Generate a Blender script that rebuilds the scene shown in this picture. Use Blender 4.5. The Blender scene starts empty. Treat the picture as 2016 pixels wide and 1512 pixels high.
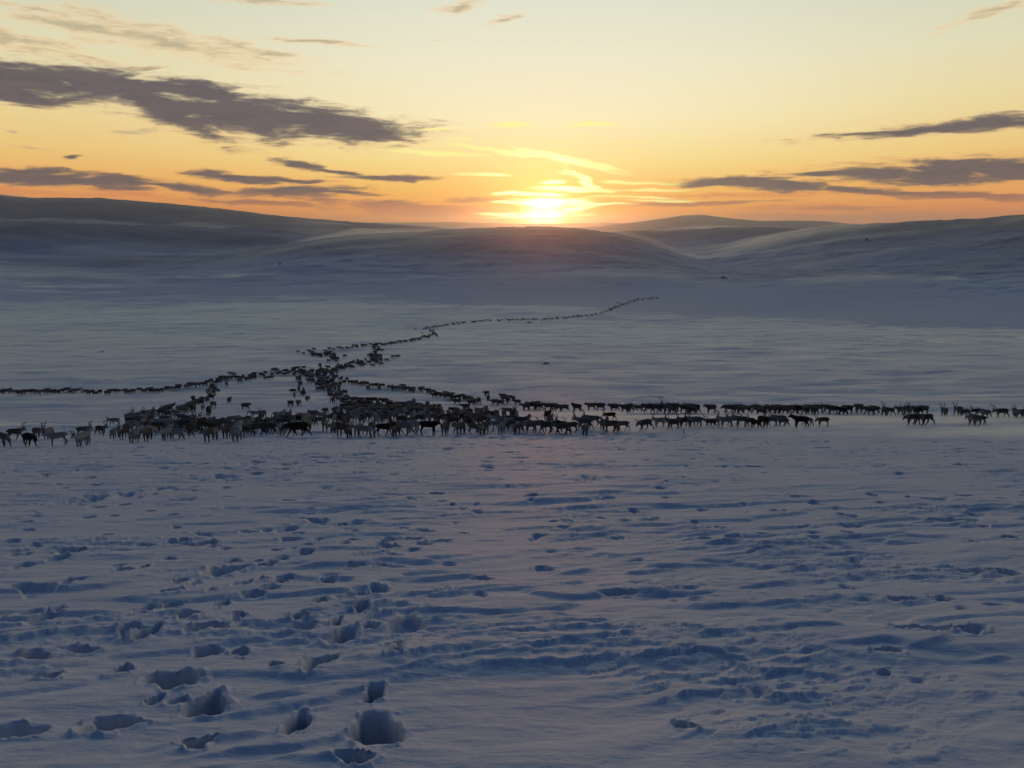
import bpy, bmesh, math, random
import numpy as np
from mathutils import Vector, Matrix

S = bpy.context.scene
C = bpy.context.collection
random.seed(7)

# ------------------------------------------------------------------ camera
FOC = 1520.0                      # focal length in photo pixels (2016 wide)
HORIZON = 445.0
PITCH = math.atan((756 - HORIZON) / FOC)
cam_d = bpy.data.cameras.new('camera')
cam_d.sensor_width = 36.0
cam_d.lens = 36.0 * FOC / 2016.0
cam_d.clip_start = 0.1
cam_d.clip_end = 60000
cam = bpy.data.objects.new('camera', cam_d)
C.objects.link(cam)
cam.location = (0, 0, 0)
cam.rotation_euler = (math.pi / 2 - PITCH, 0, 0)
S.camera = cam
S.render.resolution_x, S.render.resolution_y = 1024, 768


def px_dir(px, py):
    """photo pixel -> world direction (unnormalised, camera at origin)"""
    a = (px - 1008) / FOC
    b = -(py - 756) / FOC
    c, s = math.cos(PITCH), math.sin(PITCH)
    return (a, c + b * s, -s + b * c)


def px_azel(px, py):
    x, y, z = px_dir(px, py)
    return math.degrees(math.atan2(x, y)), math.degrees(math.atan2(z, math.hypot(x, y)))


SUN_AZ, SUN_EL = px_azel(1071, 424)

# ------------------------------------------------------------------ exposure
S.view_settings.view_transform = 'Standard'
S.view_settings.look = 'None'
S.view_settings.exposure = 0
S.view_settings.gamma = 1
S.cycles.volume_bounces = 2
S.cycles.max_bounces = 5
S.cycles.diffuse_bounces = 1
S.cycles.transparent_max_bounces = 32


def lin(r, g, b, a=1.0):
    f = lambda c: (c / 255 / 12.92) if c / 255 <= 0.04045 else ((c / 255 + 0.055) / 1.055) ** 2.4
    return (f(r), f(g), f(b), a)


# ------------------------------------------------------------------ node helper
class NT:
    def __init__(self, tree):
        self.t = tree
        self.n = tree.nodes
        self.l = tree.links

    def put(self, sock, v):
        if isinstance(v, bpy.types.NodeSocket):
            self.l.new(v, sock)
        elif v is not None:
            sock.default_value = v

    def m(self, op, a, b=None, c=None, clamp=False):
        n = self.n.new('ShaderNodeMath'); n.operation = op; n.use_clamp = clamp
        self.put(n.inputs[0], a)
        if b is not None: self.put(n.inputs[1], b)
        if c is not None: self.put(n.inputs[2], c)
        return n.outputs[0]

    def v(self, op, a, b=None):
        n = self.n.new('ShaderNodeVectorMath'); n.operation = op
        self.put(n.inputs[0], a)
        if b is not None: self.put(n.inputs[1], b)
        return n.outputs['Value'] if op in ('LENGTH', 'DOT_PRODUCT') else n.outputs[0]

    def xyz(self, x, y, z=0.0):
        n = self.n.new('ShaderNodeCombineXYZ')
        for i, q in enumerate((x, y, z)): self.put(n.inputs[i], q)
        return n.outputs[0]

    def sep(self, v):
        n = self.n.new('ShaderNodeSeparateXYZ'); self.put(n.inputs[0], v)
        return n.outputs

    def noise(self, vec, scale=1.0, detail=4.0, rough=0.55, dist=0.0, w=None):
        n = self.n.new('ShaderNodeTexNoise')
        self.put(n.inputs['Vector'], vec)
        n.inputs['Scale'].default_value = scale
        n.inputs['Detail'].default_value = detail
        n.inputs['Roughness'].default_value = rough
        n.inputs['Distortion'].default_value = dist
        return n.outputs

    def ramp(self, fac, stops, interp='LINEAR'):
        n = self.n.new('ShaderNodeValToRGB'); self.put(n.inputs[0], fac)
        r = n.color_ramp; r.interpolation = interp
        while len(r.elements) > 1: r.elements.remove(r.elements[-1])
        r.elements[0].position, r.elements[0].color = stops[0]
        for p, c in stops[1:]:
            e = r.elements.new(p); e.color = c
        return n.outputs[0]

    def mix(self, f, a, b, blend='MIX'):
        n = self.n.new('ShaderNodeMix'); n.data_type = 'RGBA'; n.blend_type = blend
        self.put(n.inputs[0], f); self.put(n.inputs[6], a); self.put(n.inputs[7], b)
        return n.outputs[2]

    def smooth(self, x, lo, hi, a=0.0, b=1.0):
        n = self.n.new('ShaderNodeMapRange'); n.interpolation_type = 'SMOOTHSTEP'
        self.put(n.inputs[0], x)
        for i, q in enumerate((lo, hi, a, b)): self.put(n.inputs[i + 1], q)
        return n.outputs[0]


# ------------------------------------------------------------------ world / sky
W = bpy.data.worlds.new('World'); S.world = W; W.use_nodes = True
W.node_tree.nodes.clear()
k = NT(W.node_tree)
tc = k.n.new('ShaderNodeTexCoord')
dx, dy, dz = k.sep(k.v('NORMALIZE', tc.outputs['Generated']))[:]
AZ = k.m('MULTIPLY', k.m('ARCTAN2', dx, dy), 57.29578)
EL = k.m('MULTIPLY', k.m('ARCSINE', dz), 57.29578)
elf = k.m('DIVIDE', EL, 90.0, clamp=True)


def stops(d):
    return [(e / 90.0, lin(*c)) for e, c in d]


UP = [(20, (146, 166, 172)), (28, (78, 100, 126)), (42, (46, 68, 98)), (90, (38, 62, 94))]
front = k.ramp(elf, stops([(0, (244, 136, 54)), (1.0, (254, 162, 68)), (2.6, (254, 197, 98)), (4.5, (254, 226, 146)),
                           (7.5, (252, 238, 192)), (11, (242, 234, 204)), (15, (226, 227, 206))] + UP))
side = k.ramp(elf, stops([(0, (212, 120, 82)), (1.2, (234, 142, 78)), (3, (244, 180, 98)), (5, (242, 204, 128)),
                          (8, (236, 218, 162)), (11, (226, 220, 184)), (15, (204, 211, 192))] + UP))
back = k.ramp(elf, stops([(0, (16, 34, 66)), (8, (22, 38, 70)), (25, (22, 42, 76)), (60, (34, 56, 90)), (90, (38, 62, 94))]))
daz = k.m('ABSOLUTE', k.m('SUBTRACT', AZ, SUN_AZ))
fs = k.smooth(daz, 3.0, 34.0)
sky = k.mix(fs, front, side)
sky = k.mix(k.smooth(daz, 38.0, 100.0), sky, back)

P = k.xyz(AZ, EL, 0.0)
# wind-drawn warp of the cloud coordinates
wn = k.noise(k.v('MULTIPLY', P, (0.16, 0.75, 1)), 1.0, 3.0, 0.55)['Color']
wv = k.v('MULTIPLY', k.v('SUBTRACT', wn, (0.5, 0.5, 0.5)), (4.2, .85, 0))
PW = k.v('ADD', P, wv)
fine = k.noise(k.v('MULTIPLY', PW, (0.32, 1.9, 1)), 1.0, 5.0, 0.6)['Fac']
finer = k.noise(k.v('MULTIPLY', PW, (0.9, 5.0, 1)), 1.0, 3.0, 0.6)['Fac']


def blobs(lst, chain=None):
    # each blob waits for the one before it, which keeps the shader's working memory small
    out = None
    for (x, y, w, h, tilt) in lst:
        az, el = px_azel(x, y)
        mp = k.n.new('ShaderNodeMapping'); mp.vector_type = 'TEXTURE'
        prev = out if out is not None else chain
        vec = PW
        if prev is not None:
            ma = k.n.new('ShaderNodeVectorMath'); ma.operation = 'MULTIPLY_ADD'
            k.put(ma.inputs[0], prev); ma.inputs[1].default_value = (1e-5, 1e-5, 0); k.put(ma.inputs[2], PW)
            vec = ma.outputs[0]
        k.put(mp.inputs['Vector'], vec)
        mp.inputs['Location'].default_value = (az, el, 0)
        mp.inputs['Rotation'].default_value = (0, 0, math.radians(tilt))
        mp.inputs['Scale'].default_value = (w / 26.5 / 2, h / 26.5 / 2, 1)
        q = k.m('SUBTRACT', 1.0, k.v('LENGTH', mp.outputs[0]))
        out = q if out is None else k.m('MAXIMUM', out, q)
    return out


# dark clouds: (photo x, photo y, width, height, tilt)
dark = blobs([
    (60, 160, 300, 58, -3), (210, 166, 340, 58, -4), (390, 182, 300, 38, -6), (30, 184, 180, 34, -3),
    (320, 215, 260, 60, -22), (470, 228, 420, 80, -6), (620, 240, 330, 70, -7), (720, 258, 240, 44, 3),
    (110, 350, 330, 30, -4), (250, 355, 160, 20, -4), (20, 345, 180, 34, -4), (40, 332, 200, 14, 0),
    (590, 378, 260, 32, 2), (690, 380, 130, 14, -4), (580, 322, 130, 18, -8), (660, 336, 170, 12, -8), (780, 350, 220, 12, 0),
    (460, 350, 200, 16, -5), (560, 352, 200, 10, -3), (350, 368, 220, 18, -6),
    (1880, 248, 480, 22, 3), (1990, 244, 180, 22, 2), (1840, 338, 480, 44, 1), (1980, 334, 200, 42, 0), (1640, 343, 200, 14, 1),
    (1420, 358, 190, 22, 0), (1540, 366, 240, 30, -4), (1700, 376, 230, 18, -5), (1850, 382, 260, 18, -4), (1980, 390, 130, 16, -3),
    (940, 395, 120, 14, 0), (1340, 402, 420, 9, 1), (1650, 412, 200, 8, 0),
    (880, 418, 560, 26, -4), (760, 404, 150, 18, -2), (520, 400, 260, 14, -4), (1640, 428, 520, 20, -1), (1240, 436, 420, 16, 0), (440, 345, 120, 8, 0),
    (160, 306, 40, 10, 4),
])
dd = k.m('ADD', k.m('ADD', dark, k.smooth(EL, 5.5, 7.5, 0.0, 0.10)), k.m('MULTIPLY', k.m('SUBTRACT', fine, 0.5), 2.1))
dd = k.m('ADD', dd, k.m('MULTIPLY', k.m('SUBTRACT', finer, 0.5), 0.75))
dden = k.smooth(dd, -0.34, 0.66)
low = k.smooth(EL, 0.9, 2.6)
thick = k.mix(low, lin(186, 116, 84), lin(84, 79, 90))
thick = k.mix(k.smooth(fine, .38, .62), thick, k.mix(1.0, thick, (1.34, 1.18, 1.06, 1), 'MULTIPLY'))
thick = k.mix(k.smooth(EL, 0.3, 1.8), lin(214, 130, 88), thick)
thin = k.mix(k.smooth(EL, 1.0, 9.0), lin(226, 142, 84), lin(214, 180, 146))
dcol = k.mix(k.smooth(dden, 0.15, 0.8), thin, thick)
# pale wisps
pale = blobs([
    (180, 50, 420, 60, -6), (330, 80, 560, 60, -8), (60, 85, 300, 50, -6), (470, 92, 320, 30, -8), (80, 20, 260, 20, -5),
    (520, 2, 330, 18, 0), (100, 102, 200, 16, 0), (990, 38, 130, 18, 12), (900, 10, 120, 20, 6), (865, 80, 50, 6, 0),
    (1960, 18, 200, 26, 14), (280, 132, 80, 8, -4), (250, 258, 240, 14, 4), (20, 258, 60, 12, 0), (60, 288, 140, 8, -3),
    (620, 84, 300, 10, -3), (60, 372, 420, 20, -5), (270, 384, 300, 14, -5), (1500, 385, 500, 16, 0), (1600, 410, 420, 18, 0),
], dden)
pd = k.m('ADD', pale, k.m('MULTIPLY', k.m('SUBTRACT', fine, 0.5), 2.3))
pd = k.m('ADD', pd, k.m('MULTIPLY', k.m('SUBTRACT', finer, 0.5), 0.9))
pden = k.m('MULTIPLY', k.smooth(pd, 0.0, 1.1), 0.85)
pcol = k.mix(k.smooth(pd, 0.3, 1.1), lin(250, 205, 150), lin(186, 172, 140))
pcol = k.mix(k.smooth(EL, 2.0, 6.0), lin(226, 136, 84), pcol)
# streaks lit by the sun behind them
lit = blobs([
    (1110, 316, 300, 17, -11), (1190, 326, 120, 14, -6), (960, 296, 220, 12, -9), (1085, 356, 60, 10, 0), (1120, 372, 210, 14, -2), (1150, 356, 130, 22, -30), (1060, 382, 130, 8, 0),
    (1080, 398, 190, 26, 0), (1000, 399, 120, 10, 0), (1055, 423, 240, 13, 2), (1130, 414, 120, 12, 8), (980, 421, 160, 8, 0),
    (940, 342, 150, 14, -3), (1000, 245, 110, 14, 0), (1180, 248, 160, 8, 0), (860, 300, 260, 14, -4), (860, 256, 120, 6, 0), (900, 274, 90, 5, 0),
    (1260, 358, 170, 12, -2), (1290, 372, 200, 7, 0), (1250, 388, 220, 9, -1), (1290, 395, 260, 7, 0), (1180, 404, 200, 8, 0), (1010, 380, 130, 7, 0),
], pden)
ld = k.m('ADD', lit, k.m('MULTIPLY', k.m('SUBTRACT', fine, 0.5), 1.5))
lden = k.smooth(ld, 0.0, 0.75)
# distance from the sun, flattened a little
sx = k.m('SUBTRACT', AZ, SUN_AZ)
sz = k.m('SUBTRACT', EL, SUN_EL)
rs = k.v('LENGTH', k.xyz(sx, k.m('MULTIPLY', sz, 1.05), 0.0))
near = k.smooth(rs, 0.8, 8.0, 1.0, 0.0)
lcol = k.mix(k.smooth(rs, 1.0, 6.5), (2.6, 2.2, 1.0, 1), (1.0, 0.93, 0.33, 1))
col = k.mix(pden, sky, pcol)
sunny = k.smooth(rs, 1.2, 9.0)
col = k.mix(k.m('MULTIPLY', dden, k.m('MULTIPLY_ADD', sunny, 0.55, 0.42)), col, dcol)
col = k.mix(k.m('MULTIPLY', lden, 0.95), col, lcol)
# broad aureole and disc
aur = k.m('POWER', k.smooth(rs, 0.0, 9.0, 1.0, 0.0), 3.0)
col = k.mix(1.0, col, k.mix(aur, (0, 0, 0, 1), (0.42, 0.20, 0.0, 1)), 'ADD')
disc = k.smooth(rs, 0.6, 2.3, 1.0, 0.0)
disc = k.m('POWER', disc, 2.0)
col = k.mix(1.0, col, k.mix(disc, (0, 0, 0, 1), (4.0, 2.8, 0.9, 1)), 'ADD')
# below the horizon
col = k.mix(k.smooth(EL, -2.0, -0.4, 1.0, 0.0), col, lin(90, 96, 112))
bg = k.n.new('ShaderNodeBackground'); k.put(bg.inputs[0], col); bg.inputs[1].default_value = 1.0
wo = k.n.new('ShaderNodeOutputWorld'); k.l.new(bg.outputs[0], wo.inputs[0])
W.cycles.sampling_method = 'MANUAL'
W.cycles.sample_map_resolution = 1024

# ------------------------------------------------------------------ sun lamp
sl = bpy.data.lights.new('sun', 'SUN'); sl.energy = 0.155; sl.angle = math.radians(1.5); sl.color = (1.0, 0.33, 0.13)
so = bpy.data.objects.new('sun', sl); C.objects.link(so)
LAMP_EL = math.radians(1.6)
sd = Vector((math.sin(math.radians(SUN_AZ)) * math.cos(LAMP_EL), math.cos(math.radians(SUN_AZ)) * math.cos(LAMP_EL), math.sin(LAMP_EL)))
so.rotation_euler = sd.to_track_quat('Z', 'Y').to_euler()
so.location = (0, 0, 60)


# ------------------------------------------------------------------ noise in numpy
def _h(ix, iy, seed):
    v = (ix.astype(np.int64) * 374761393 + iy.astype(np.int64) * 668265263 + seed * 974711) & 0xffffffff
    v = ((v ^ (v >> 13)) * 1274126177) & 0xffffffff
    v = v ^ (v >> 16)
    return v


_ga = np.cos(np.arange(256) / 256 * 2 * np.pi); _gb = np.sin(np.arange(256) / 256 * 2 * np.pi)


def gn(x, y, seed=0):
    """gradient noise, about -0.7..0.7"""
    ix = np.floor(x); iy = np.floor(y); fx = x - ix; fy = y - iy
    ux = fx * fx * fx * (fx * (fx * 6 - 15) + 10); uy = fy * fy * fy * (fy * (fy * 6 - 15) + 10)
    r = []
    for (ox, oy) in ((0, 0), (1, 0), (0, 1), (1, 1)):
        a = (_h(ix + ox, iy + oy, seed) & 255)
        r.append(_ga[a] * (fx - ox) + _gb[a] * (fy - oy))
    return (r[0] * (1 - ux) + r[1] * ux) * (1 - uy) + (r[2] * (1 - ux) + r[3] * ux) * uy


def fbm(x, y, seed=0, o=4, g=0.5):
    s = 0; a = 1
    for i in range(o):
        s = s + a * gn(x * 2 ** i + 17.3 * i, y * 2 ** i - 9.1 * i, seed + i); a *= g
    return s


def ss(a, b, x):
    t = np.clip((x - a) / (b - a), 0, 1)
    return t * t * (3 - 2 * t)


# ------------------------------------------------------------------ terrain
_py = np.array([-400, -60, 0, 20, 40, 50, 55, 68, 80, 105, 150, 200, 250, 330, 400, 500, 650, 900, 1500, 30000.])
_pz = np.array([30, 11, -1.6, -6.5, -11.6, -14.0, -15.1, -17.7, -20.2, -25.4, -32.6, -37.2, -41, -47.5, -52, -57, -62.5, -66, -68, -68.])
_lu = np.linspace(-7, 11, 2400)
_raw = np.interp(np.sinh(_lu), _py, _pz)
_ker = np.exp(-np.linspace(-2.5, 2.5, 41) ** 2); _ker /= _ker.sum()
_sm = np.convolve(np.pad(_raw, 20, 'edge'), _ker, 'valid')


def base(y):
    return np.interp(np.arcsinh(y), _lu, _sm)


def crest(pts, az, d):
    """pts: photo pixels of a skyline -> height of that skyline at distance d for azimuth az (rad)"""
    a = [px_azel(*p) for p in pts]
    el = np.interp(np.degrees(az), [q[0] for q in a], [q[1] for q in a])
    return np.tan(np.radians(el)) * d


RIDGES = [  # skyline pixels, distance, half width near side, far side
    ([(-1500, 470), (-400, 500), (200, 540), (420, 512), (600, 476), (700, 464), (850, 456), (950, 450), (1060, 447), (1150, 452), (1210, 459), (1280, 476), (1350, 502), (1420, 528), (1560, 560), (1800, 590), (3500, 640)], 1450, 430, 500),
    ([(-2500, 700), (900, 640), (1150, 540), (1300, 500), (1420, 486), (1560, 458), (1620, 448), (1700, 442), (1800, 437), (1920, 432), (2016, 424), (2400, 405), (4000, 420)], 1900, 620, 600),
    ([(-3000, 420), (-400, 380), (0, 384), (60, 390), (200, 391), (300, 399), (400, 408), (500, 420), (600, 430), (700, 438), (800, 443), (900, 452), (1100, 480), (4000, 600)], 2700, 620, 700),
    ([(-3000, 470), (-200, 440), (100, 436), (330, 446), (420, 450), (500, 446), (560, 450), (640, 462), (760, 478), (900, 500), (4000, 600)], 2050, 260, 300),
    ([(-3000, 700), (1000, 560), (1160, 462), (1250, 455), (1340, 453), (1420, 448), (1520, 448), (1580, 453), (1640, 470), (1760, 520), (4000, 700)], 2500, 260, 300),
    ([(-3000, 470), (1100, 448), (1180, 446), (1230, 440), (1300, 431), (1345, 424), (1385, 423), (1440, 430), (1500, 435), (1560, 434), (1620, 435), (1680, 441), (1800, 446), (4000, 460)], 5600, 900, 900),
    ([(-3000, 440), (600, 442), (760, 438), (900, 437), (1010, 440), (1100, 440), (1200, 438), (1350, 443), (1600, 444), (4000, 440)], 9200, 1500, 1200),
]

# footprints: photo x, y, half width px, half height px, depth
PRINTS = [
    (738, 1438, 48, 31, .22), (586, 1425, 28, 20, .18), (392, 1467, 26, 17, .16), (408, 1392, 42, 20, .18), (222, 1430, 50, 18, .18),
    (345, 1342, 46, 18, .2), (735, 1366, 24, 15, .16), (628, 1312, 26, 18, .2), (778, 1272, 18, 9, .14), (778, 1296, 17, 10, .14),
    (402, 1287, 22, 9, .14), (474, 1284, 18, 6, .12), (60, 1298, 40, 12, .16), (165, 1282, 24, 8, .14), (98, 1332, 30, 8, .14), (240, 1322, 18, 8, .12),
    (255, 1247, 18, 11, .14), (292, 1253, 24, 9, .14), (408, 1245, 38, 8, .14), (370, 1215, 30, 10, .14), (286, 1200, 22, 8, .12), (332, 1194, 17, 6, .12),
    (470, 1220, 14, 6, .12), (436, 1190, 15, 6, .12), (592, 1220, 17, 9, .13), (600, 1240, 30, 7, .1), (680, 1255, 28, 14, .15), (728, 1238, 20, 8, .1), (665, 1228, 12, 7, .1),
    (704, 1172, 27, 7, .14), (744, 1164, 17, 7, .13), (712, 1200, 18, 6, .12), (630, 1183, 13, 6, .12), (645, 1147, 14, 6, .12), (500, 1175, 24, 5, .12),
    (430, 1125, 24, 11, .15), (462, 1122, 26, 6, .12), (478, 1153, 14, 6, .12), (516, 1141, 14, 6, .12), (557, 1143, 20, 6, .12), (526, 1115, 14, 5, .12),
    (382, 1153, 14, 6, .12), (357, 1144, 14, 5, .12), (340, 1170, 18, 6, .12), (416, 1168, 12, 5, .1), (136, 1155, 16, 9, .12), (110, 1200, 20, 8, .1), (60, 1210, 30, 8, .1),
    (860, 1165, 22, 5, .12), (948, 1139, 24, 4, .12), (700, 1119, 26, 4, .12), (736, 1095, 20, 6, .12), (775, 1098, 16, 4, .12), (752, 1118, 14, 4, .1),
    (820, 1061, 14, 4, .1), (832, 1072, 20, 4, .1), (812, 1086, 14, 4, .1), (832, 1045, 24, 4, .1), (565, 1046, 20, 5, .1), (570, 1065, 18, 4, .1), (625, 1029, 22, 5, .1),
    (418, 1080, 15, 4, .1), (602, 1091, 12, 4, .1), (680, 1070, 12, 5, .1), (332, 1102, 13, 3, .1), (245, 1123, 14, 5, .1), (282, 1117, 10, 4, .1), (458, 1106, 14, 4, .1), (508, 1106, 10, 3, .1),
    (112, 1104, 22, 5, .1), (48, 1114, 18, 5, .1), (130, 1089, 20, 5, .1), (40, 1096, 20, 5, .1), (312, 965, 20, 6, .1), (250, 975, 34, 6, .1), (170, 985, 34, 9, .12), (430, 940, 40, 5, .1), (352, 986, 24, 4, .1),
    (20, 1445, 60, 16, .12), (700, 1505, 34, 12, .15), (305, 1384, 10, 5, .08), (350, 1384, 12, 7, .08), (545, 1316, 20, 7, .1),
    (1192, 985, 26, 7, .12), (1160, 942, 22, 7, .12), (1612, 995, 14, 6, .1), (1530, 1010, 24, 4, .1), (1670, 1016, 16, 4, .1), (1450, 1062, 20, 5, .1), (1660, 922, 30, 6, .1), (1730, 915, 14, 4, .1),
    (1230, 1030, 16, 4, .1), (1280, 1028, 18, 4, .1), (1120, 1028, 14, 4, .1), (1110, 1044, 18, 3, .1), (1916, 1013, 22, 4, .1), (1840, 983, 36, 3, .1), (1880, 1028, 60, 4, .1), (1070, 1120, 20, 5, .1),
    (1780, 1180, 46, 4, .14), (1860, 1180, 18, 7, .12), (1820, 1248, 56, 6, .12), (1905, 1250, 40, 6, .12), (1750, 1292, 26, 5, .12), (1350, 1440, 24, 8, .14), (1740, 1330, 16, 3, .1),
    (1920, 1126, 34, 4, .12), (1985, 1130, 26, 4, .12), (1215, 1175, 40, 4, .1),
]


TRAILS = [
    [(-60, 778), (90, 777), (230, 777), (312, 775), (372, 767), (415, 759), (450, 751), (520, 743), (600, 731), (655, 730), (730, 713), (750, 706), (742, 694), (735, 683)],
    [(735, 683), (780, 678), (830, 669), (858, 661), (848, 652), (870, 644), (920, 637), (970, 633), (1050, 632), (1110, 629), (1165, 623), (1225, 602), (1295, 588)],
    [(640, 735), (650, 768), (678, 788), (720, 802), (800, 808)], [(655, 746), (720, 761), (770, 768), (830, 775), (905, 788), (1000, 802), (1300, 813), (1700, 817), (2100, 824)],
    [(258, 838), (300, 826), (345, 815), (390, 794), (420, 769)], [(588, 752), (592, 764), (604, 782), (640, 812)]]


def hit(px, py, fn=None):
    """where the ray of a photo pixel meets the smooth ground"""
    fn = fn or big
    d = px_dir(px, py)
    ts = np.exp(np.linspace(math.log(1.2), math.log(12000), 5000))
    z = d[2] * ts; g = fn(d[0] * ts, d[1] * ts)
    i = int(np.argmax(z < g))
    t = ts[i]
    return d[0] * t, d[1] * t


def big(x, y):
    r = np.hypot(x, y) + 1e-6; az = np.arctan2(x, y)
    b = base(y)
    # soft swells of the near slope and the valley
    b = b + 0.35 * gn(x / 26 + 3, y / 19, 5) * ss(14, 60, r) + 1.6 * gn(x / 190, y / 120, 6) * ss(180, 500, r)
    tot = b
    w = ss(600, 900, r) * ss(0.0, 300, y)
    if np.any(w > 0):
        und = 13.0 * fbm(x / 420, y / 300, 11, 3, .5) * ss(900, 1500, r) * (1 - ss(3800, 5000, r))
        best = None
        for pts, D, wn_, wf in RIDGES:
            cz = crest(pts, az, D)
            t = r - D
            prof = np.where(t < 0, np.exp(-(t / wn_) ** 2), np.exp(-(t / wf) ** 2))
            cr = b + (cz - b) * prof + und * (1 - prof ** 2)
            best = cr if best is None else np.maximum(best, cr) + 2.2 * np.exp(-np.abs(best - cr) / 5.0) * (1 - np.clip(prof, 0, 1))
        tot = b * (1 - w) + np.maximum(best, b) * w
    return tot


TH = math.radians(17)          # wind direction over the snow, from +x towards +y
WC, WS = math.cos(TH), math.sin(TH)


def detail(x, y, r):
    u = x * WC + y * WS; v = -x * WS + y * WC
    wu = u + 0.5 * gn(x / 1.7, y / 1.7, 41); wv_ = v + 0.25 * gn(x / 1.3, y / 1.1, 42)
    z = np.zeros_like(x)
    patch = ss(-0.25, 0.3, fbm(x / 9, y / 6, 30, 2))
    # scalloped sastrugi: gentle windward, a sharp edge on the near side
    n1 = fbm(wu / 3.6, wv_ / 1.15, 31, 3, .45)
    z += (0.048 * ss(-0.10, 0.30, n1) + 0.03 * n1) * (0.30 + 0.70 * patch)
    n2 = fbm(wu / 1.5, wv_ / .42, 32, 3, .5)
    z += 0.035 * ss(0.02, 0.2, n2) * ss(-.2, .35, fbm(x / 5, y / 4, 33, 2)) * (1 - ss(60, 130, r))
    n3 = gn(wu / .55, wv_ / .16, 34)
    z += 0.014 * n3 * (1 - ss(16, 34, r))
    crust = ss(-.05, .3, fbm(x / 2.6, y / 1.9, 47, 2))
    n7 = fbm(wu / 1.1, wv_ / .24, 48, 3, .55)
    z += crust * (0.010 * ss(.06, .13, n7) + .012 * ss(.20, .26, n7)) * (1 - ss(26, 50, r))
    n8 = fbm(wu / .42, wv_ / .13, 49, 3, .6)
    z += crust * .013 * ss(.05, .12, n8) * (1 - ss(9, 18, r))
    n9 = fbm(wu / 5.5, wv_ / .9, 50, 3, .5)
    z += .030 * ss(.02, .09, n9) * ss(-.1, .25, fbm(x / 12, y / 8, 52, 2)) * (1 - ss(50, 90, r))
    # trampled, pitted crust
    tr = (0.04 + 0.1 * ss(12, 18, y)) + 0.8 * np.exp(-((x + 6.9 - .05 * (y - 18)) / 1.15) ** 2) * ss(8, 11, y) * (1 - ss(26, 36, y)) + 0.42 * ss(16, 28, y) * (1 - ss(60, 75, y))
    tr = np.clip(tr + .22 * gn(x / 4, y / 4, 51), 0, 1.2)
    n4 = fbm(x / .55, y / .6, 35, 2, .5)
    tr = tr * (1 - .55 * ss(-2, 5, x) * (1 - ss(26, 34, y)))
    z -= 0.085 * ss(0.50 - 0.30 * tr, 0.66 - 0.30 * tr, n4) * (1 - ss(45, 80, r))
    n5 = fbm(x / 1.3, y / 1.5, 36, 2, .5)
    z -= 0.16 * ss(0.56 - 0.30 * tr, 0.68 - 0.30 * tr, n5) * ss(15, 26, r) * (1 - ss(70, 120, r))
    n6 = fbm(x / .13, y / .12, 37, 2, .5)
    z += (0.005 + .010 * crust) * n6 * (1 - ss(7, 14, r))
    # valley: long wind-laid drifts
    z += 0.16 * ss(.10, .30, fbm(u / 8.5, v / 1.9, 45, 2, .5)) * ss(45, 90, r) * (1 - ss(330, 650, r)) * ss(-.35, .3, gn(x / 60, y / 40, 46))
    z += (0.30 * fbm(u / 34, v / 7, 38, 3, .5) + .22 * ss(.1, .4, gn(u / 13, v / 4.5, 39))) * ss(40, 120, r) * (1 - ss(900, 1600, r))
    z += 2.2 * fbm(u / 160, v / 60, 40, 3, .5) * ss(500, 1200, r) * (1 - ss(3000, 5000, r))
    z += 1.5 * ss(.02, .3, fbm(u / 60, v / 26, 53, 3, .55)) * ss(650, 1000, r) * (1 - ss(2600, 3600, r))
    return z


TR = [[hit(*p, lambda x, y: base(y)) for p in t] for t in TRAILS]


def trodden(x, y):
    """0..1, how much the herd has trampled a spot of the valley"""
    d2 = np.full(x.shape, 1e9)
    for t in TR:
        for (ax, ay), (bx, by) in zip(t, t[1:]):
            vx, vy = bx - ax, by - ay
            u = np.clip(((x - ax) * vx + (y - ay) * vy) / (vx * vx + vy * vy), 0, 1)
            d2 = np.minimum(d2, (x - ax - u * vx) ** 2 + (y - ay - u * vy) ** 2)
    return np.exp(-d2 / (2.6 ** 2))


pr = []
for (px, py, hw, hh, dep) in PRINTS:
    X, Y = hit(px, py, lambda x, y: base(y))
    X1, _ = hit(px + hw, py, lambda x, y: base(y))
    _, Y1 = hit(px, py - hh, lambda x, y: base(y)); _, Y2 = hit(px, py + hh, lambda x, y: base(y))
    pr.append((X, Y, max(X1 - X, .04), max((Y1 - Y2) / 2, .045), dep))
rp = random.Random(3)
for i in range(200):          # many small hoof holes between them
    py = rp.uniform(885, 1090); px = rp.uniform(0, 2016)
    if px > 900 and rp.random() < .45: continue
    X, Y = hit(px, py, lambda x, y: base(y))
    s = rp.uniform(.05, .11)
    pr.append((X, Y, s * rp.uniform(.8, 1.7), s * rp.uniform(.7, 1.3), rp.uniform(.06, .12)))


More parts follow.
